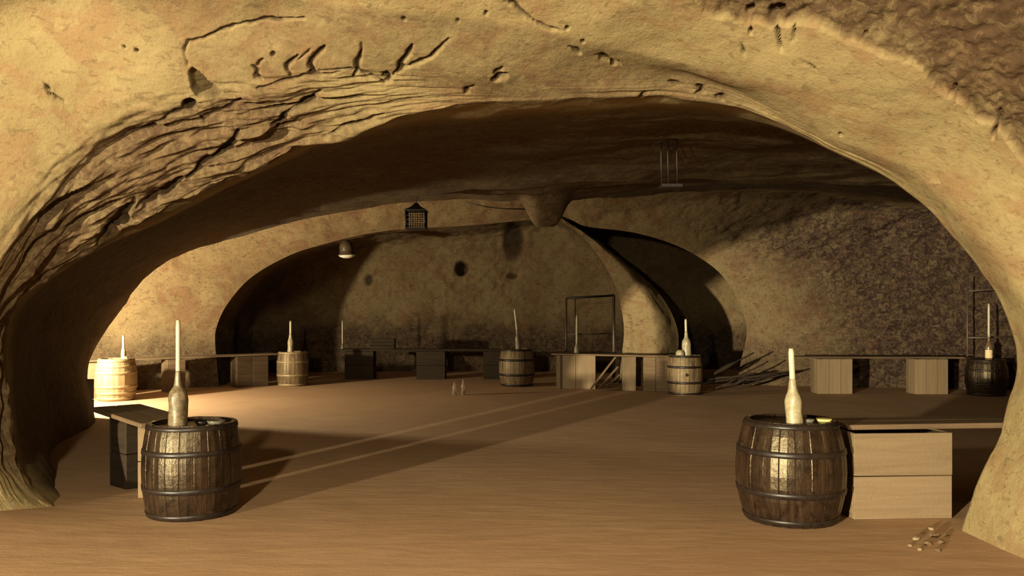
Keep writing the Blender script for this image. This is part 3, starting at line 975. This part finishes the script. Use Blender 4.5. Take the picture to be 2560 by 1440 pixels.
# bench right of the middle
plank_bench('plank_bench', 'thin plank bench top in front of the bright rock pillar', (.82, 15.80), (3.10, 14.88), .46, .645, .03, 2, M['old_board'])
crate('pale crate with a light batten on its left edge, below the stubby bottle', (1.20, 15.65, 0), -.12, .72, .42, .615, 2, axis='z', mat=M['board'], posts=True)
crate('narrow pale upright crate in the middle of the bench below the bright pillar', (2.12, 15.26, 0), -.10, .25, .36, .61, 1, axis='z', mat=M['board'], nb=1)
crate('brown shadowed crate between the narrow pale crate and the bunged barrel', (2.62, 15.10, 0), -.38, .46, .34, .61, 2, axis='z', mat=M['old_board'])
for i, (x0, z0, x1, z1, lab) in enumerate([(1.42, .03, 1.86, .60, 'long loose board leaning against the narrow pale crate, uppermost of three'),
                                           (1.58, .03, 1.92, .42, 'short loose board leaning against the narrow pale crate, middle of three'),
                                           (1.72, .03, 1.97, .27, 'shortest loose board low against the narrow pale crate')]):
    L = math.hypot(x1 - x0, z1 - z0)
    o = link('loose_board', box_mesh('loose_board', L, .09, .028, M['old_board'], .003))
    o.location = ((x0 + x1) / 2, 15.12 + .13 * i - .1, (z0 + z1) / 2)
    o.rotation_euler = (0, -math.atan2(z1 - z0, x1 - x0), 0)
    tag(o, lab, 'board', 'loose boards leaning by the narrow crate')
# far right bench
plank_bench('plank_bench', 'dark plank bench top before the rough right rock wall', (4.9, 14.75), (7.8, 14.65), .40, .64, .03, 2, M['old_board'])
crate('brown crate of upright boards with a light middle board under the right bench', (5.58, 14.68, 0), 0, .60, .36, .605, 3, axis='z', mat=M['board'], nb=3)
crate('pale crate of upright boards at the right bench end beside the shadowed barrel', (7.22, 14.62, 0), 0, .56, .36, .605, 3, axis='z', mat=M['board'], nb=3)

# ------------------------------------------------------------------ firewood heap below the right opening
rnd = random.Random(5)
for i in range(9):
    x = 3.55 + .13 * i + rnd.uniform(-.04, .04)
    L = rnd.uniform(.7, 1.15)
    r0 = rnd.uniform(.018, .035)
    a = rnd.uniform(.15, .55)
    z = .035 + .055 * (i % 4)
    pts = [(-L / 2 + L * k / 4, rnd.uniform(-.025, .025), rnd.uniform(-.02, .02)) for k in range(5)]
    o = link('branch', tube_mesh('branch', pts, [r0, r0 * .95, r0 * .85, r0 * .75, r0 * .6], M['bark'], 7))
    o.location = (x, 14.9 + .09 * (i % 3), z + L / 2 * math.sin(a))
    o.rotation_euler = (0, -a, rnd.uniform(-.3, .3))
    tag(o, 'dark dry branch in the shadowed heap between the bunged barrel and the right bench', 'branch', 'dry branches heaped right of the bunged barrel')

# ------------------------------------------------------------------ pipe frames


def frame(label, posts, rails, y, name='pipe_frame'):
    x0, z0 = posts[0][0], 0
    t = thing(name, label, 'frame', (x0, y, 0))
    for x, zt, r in posts:
        link('post', tube_mesh('post', [(x - x0, 0, 0), (x - x0, 0, zt)], r, M['pipe'], 8), t)
    for (xa, za, xb, zb, r, m) in rails:
        link('rail', tube_mesh('rail', [(xa - x0, 0, za), (xb - x0, 0, zb)], r, M[m], 8), t)
    return t


frame('upright brown pipe frame with a dark top rail beside the bright rock pillar', [(1.08, 1.68, .02), (1.26, 1.68, .012), (2.03, 1.74, .03)],
      [(1.08, 1.685, 2.05, 1.74, .022, 'black_iron'), (1.08, .96, 2.03, .985, .014, 'pipe')], 16.75)
frame('tall pipe frame with one thin rail behind the shadowed barrel at the right arch', [(7.98, 2.05, .016), (9.0, 2.05, .016)],
      [(7.98, .965, 9.0, .975, .016, 'pipe'), (7.98, 1.78, 9.0, 1.84, .012, 'pipe')], 14.72)

# ------------------------------------------------------------------ hanging lantern, lamp, hanger, cables
lx, ly = at(1041, 11.0)[:2]
t = thing('hanging_lantern', 'black square cage lantern hanging from the arch edge', 'lantern', (lx, ly, 2.505))
w, h = .125, .235
link('base_plate', box_mesh('base_plate', 2 * w + .02, 2 * w + .02, .018, M['black_iron'], .002), t)
for ix in range(5):
    for iy in range(5):
        if ix in (0, 4) or iy in (0, 4):
            x, y = -w + 2 * w * ix / 4, -w + 2 * w * iy / 4
            link('bar', tube_mesh('bar', [(x, y, .012), (x, y, h)], .008 if ix in (0, 4) and iy in (0, 4) else .005, M['black_iron'], 6), t)
for k in range(1, 5):
    z = h * k / 4
    link('cross_bar', tube_mesh('cross_bar', [(-w, -w, z), (w, -w, z), (w, w, z), (-w, w, z), (-w, -w, z)], .005, M['black_iron'], 6), t)
bm = bmesh.new()
prof = [(.142, h), (.142, h + .012), (.09, h + .04), (.045, h + .075), (.02, h + .11)]
rings = [[bm.verts.new((r * sx_, r * sy_, z)) for sx_, sy_ in ((-1, -1), (1, -1), (1, 1), (-1, 1))] for r, z in prof]
for a, b_ in zip(rings[:-1], rings[1:]):
    for k in range(4):
        bm.faces.new((a[k], a[(k + 1) % 4], b_[(k + 1) % 4], b_[k]))
bm.faces.new(rings[0][::-1]); bm.faces.new(rings[-1])
link('roof', bm_mesh('roof', bm, M['black_iron']), t)
link('suspension_rod', tube_mesh('suspension_rod', [(0, 0, h + .1), (0, 0, h + .34)], .006, M['black_iron'], 6), t)

px_, py_ = at(868, 17.0)[:2]
t = thing('pendant_lamp', 'round enamel pendant lamp with a white underside in the black recess', 'lamp', (px_, py_, 2.57))
t.rotation_euler = (.10, -.06, 0)
link('lamp_shade', lathe_mesh('lamp_shade', [(.180, 0), (.184, .010), (.150, .03), (.145, .10), (.145, .17), (.125, .23), (.07, .275), (.03, .30)], 28, M['enamel_dark']), t)
link('white_underside', lathe_mesh('white_underside', [(.176, -.002), (.15, -.035), (.09, -.065), (.02, -.075)], 28, M['enamel']), t)
link('lamp_cord', tube_mesh('lamp_cord', [(0, 0, .29), (0, 0, .75)], .006, M['rubber'], 6), t)

hx_, hy_ = at(1677, 8.0)[:2]
t = thing('iron_hanger', 'dark iron hanger with upright rods and a tray below the right ceiling', 'hanger', (hx_, hy_, 2.61))
link('tray', box_mesh('tray', .20, .16, .035, M['black_iron'], .004), t)
for x in (-.085, -.02, .065):
    link('rod', tube_mesh('rod', [(x, 0, .02), (x - .008, 0, .3), (x - .004, 0, .60)], .008, M['black_iron'], 7), t)
link('cross_arm', tube_mesh('cross_arm', [(-.20, 0, .40), (-.05, 0, .47), (.07, 0, .46)], .008, M['black_iron'], 7), t)

pts = [U(x, y, d) for x, y, d in [(1165, 505, 15.0), (1215, 517, 15.05), (1260, 522, 15.1), (1320, 523, 15.15)]]
tag(link('cable', tube_mesh('cable', pts, .010, M['rubber'], 6)), 'thin black cable strung across the bright rock strip right of the lantern', 'cable')

# ------------------------------------------------------------------ loose stones on the floor
rnd = random.Random(9)


def stone(label, px, py, r, mat, group):
    bm = bmesh.new()
    bmesh.ops.create_icosphere(bm, subdivisions=2, radius=r)
    for v in bm.verts:
        v.co *= 1 + rnd.uniform(-.18, .18)
        v.co.z *= .6
    o = link('loose_stone', bm_mesh('loose_stone', bm, mat))
    p = FL(px, py)
    o.location = (p[0], p[1], r * .42)
    o.rotation_euler = (0, 0, rnd.uniform(0, 6))
    tag(o, label, 'stone', group)


gl = 'loose stones at the right rock foot'
for i, (x, y, r, m) in enumerate([(2290, 1350, .022, 'pale_stone'), (2318, 1362, .026, 'stone'), (2335, 1342, .030, 'stone'), (2300, 1376, .016, 'pale_stone'), (2352, 1358, .022, 'stone'),
                                  (2328, 1325, .018, 'pale_stone'), (2275, 1366, .014, 'pale_stone'), (2345, 1378, .02, 'stone'), (2365, 1340, .016, 'stone'), (2306, 1333, .015, 'stone')]):
    stone('small %s stone in the rubble at the right rock foot' % ('pale' if m == 'pale_stone' else 'brown'), x, y, r, M[m], gl)
stone('single brown pebble on the ground at the lower left', 70, 1352, .02, M['stone'], 'pebbles on the earth floor')
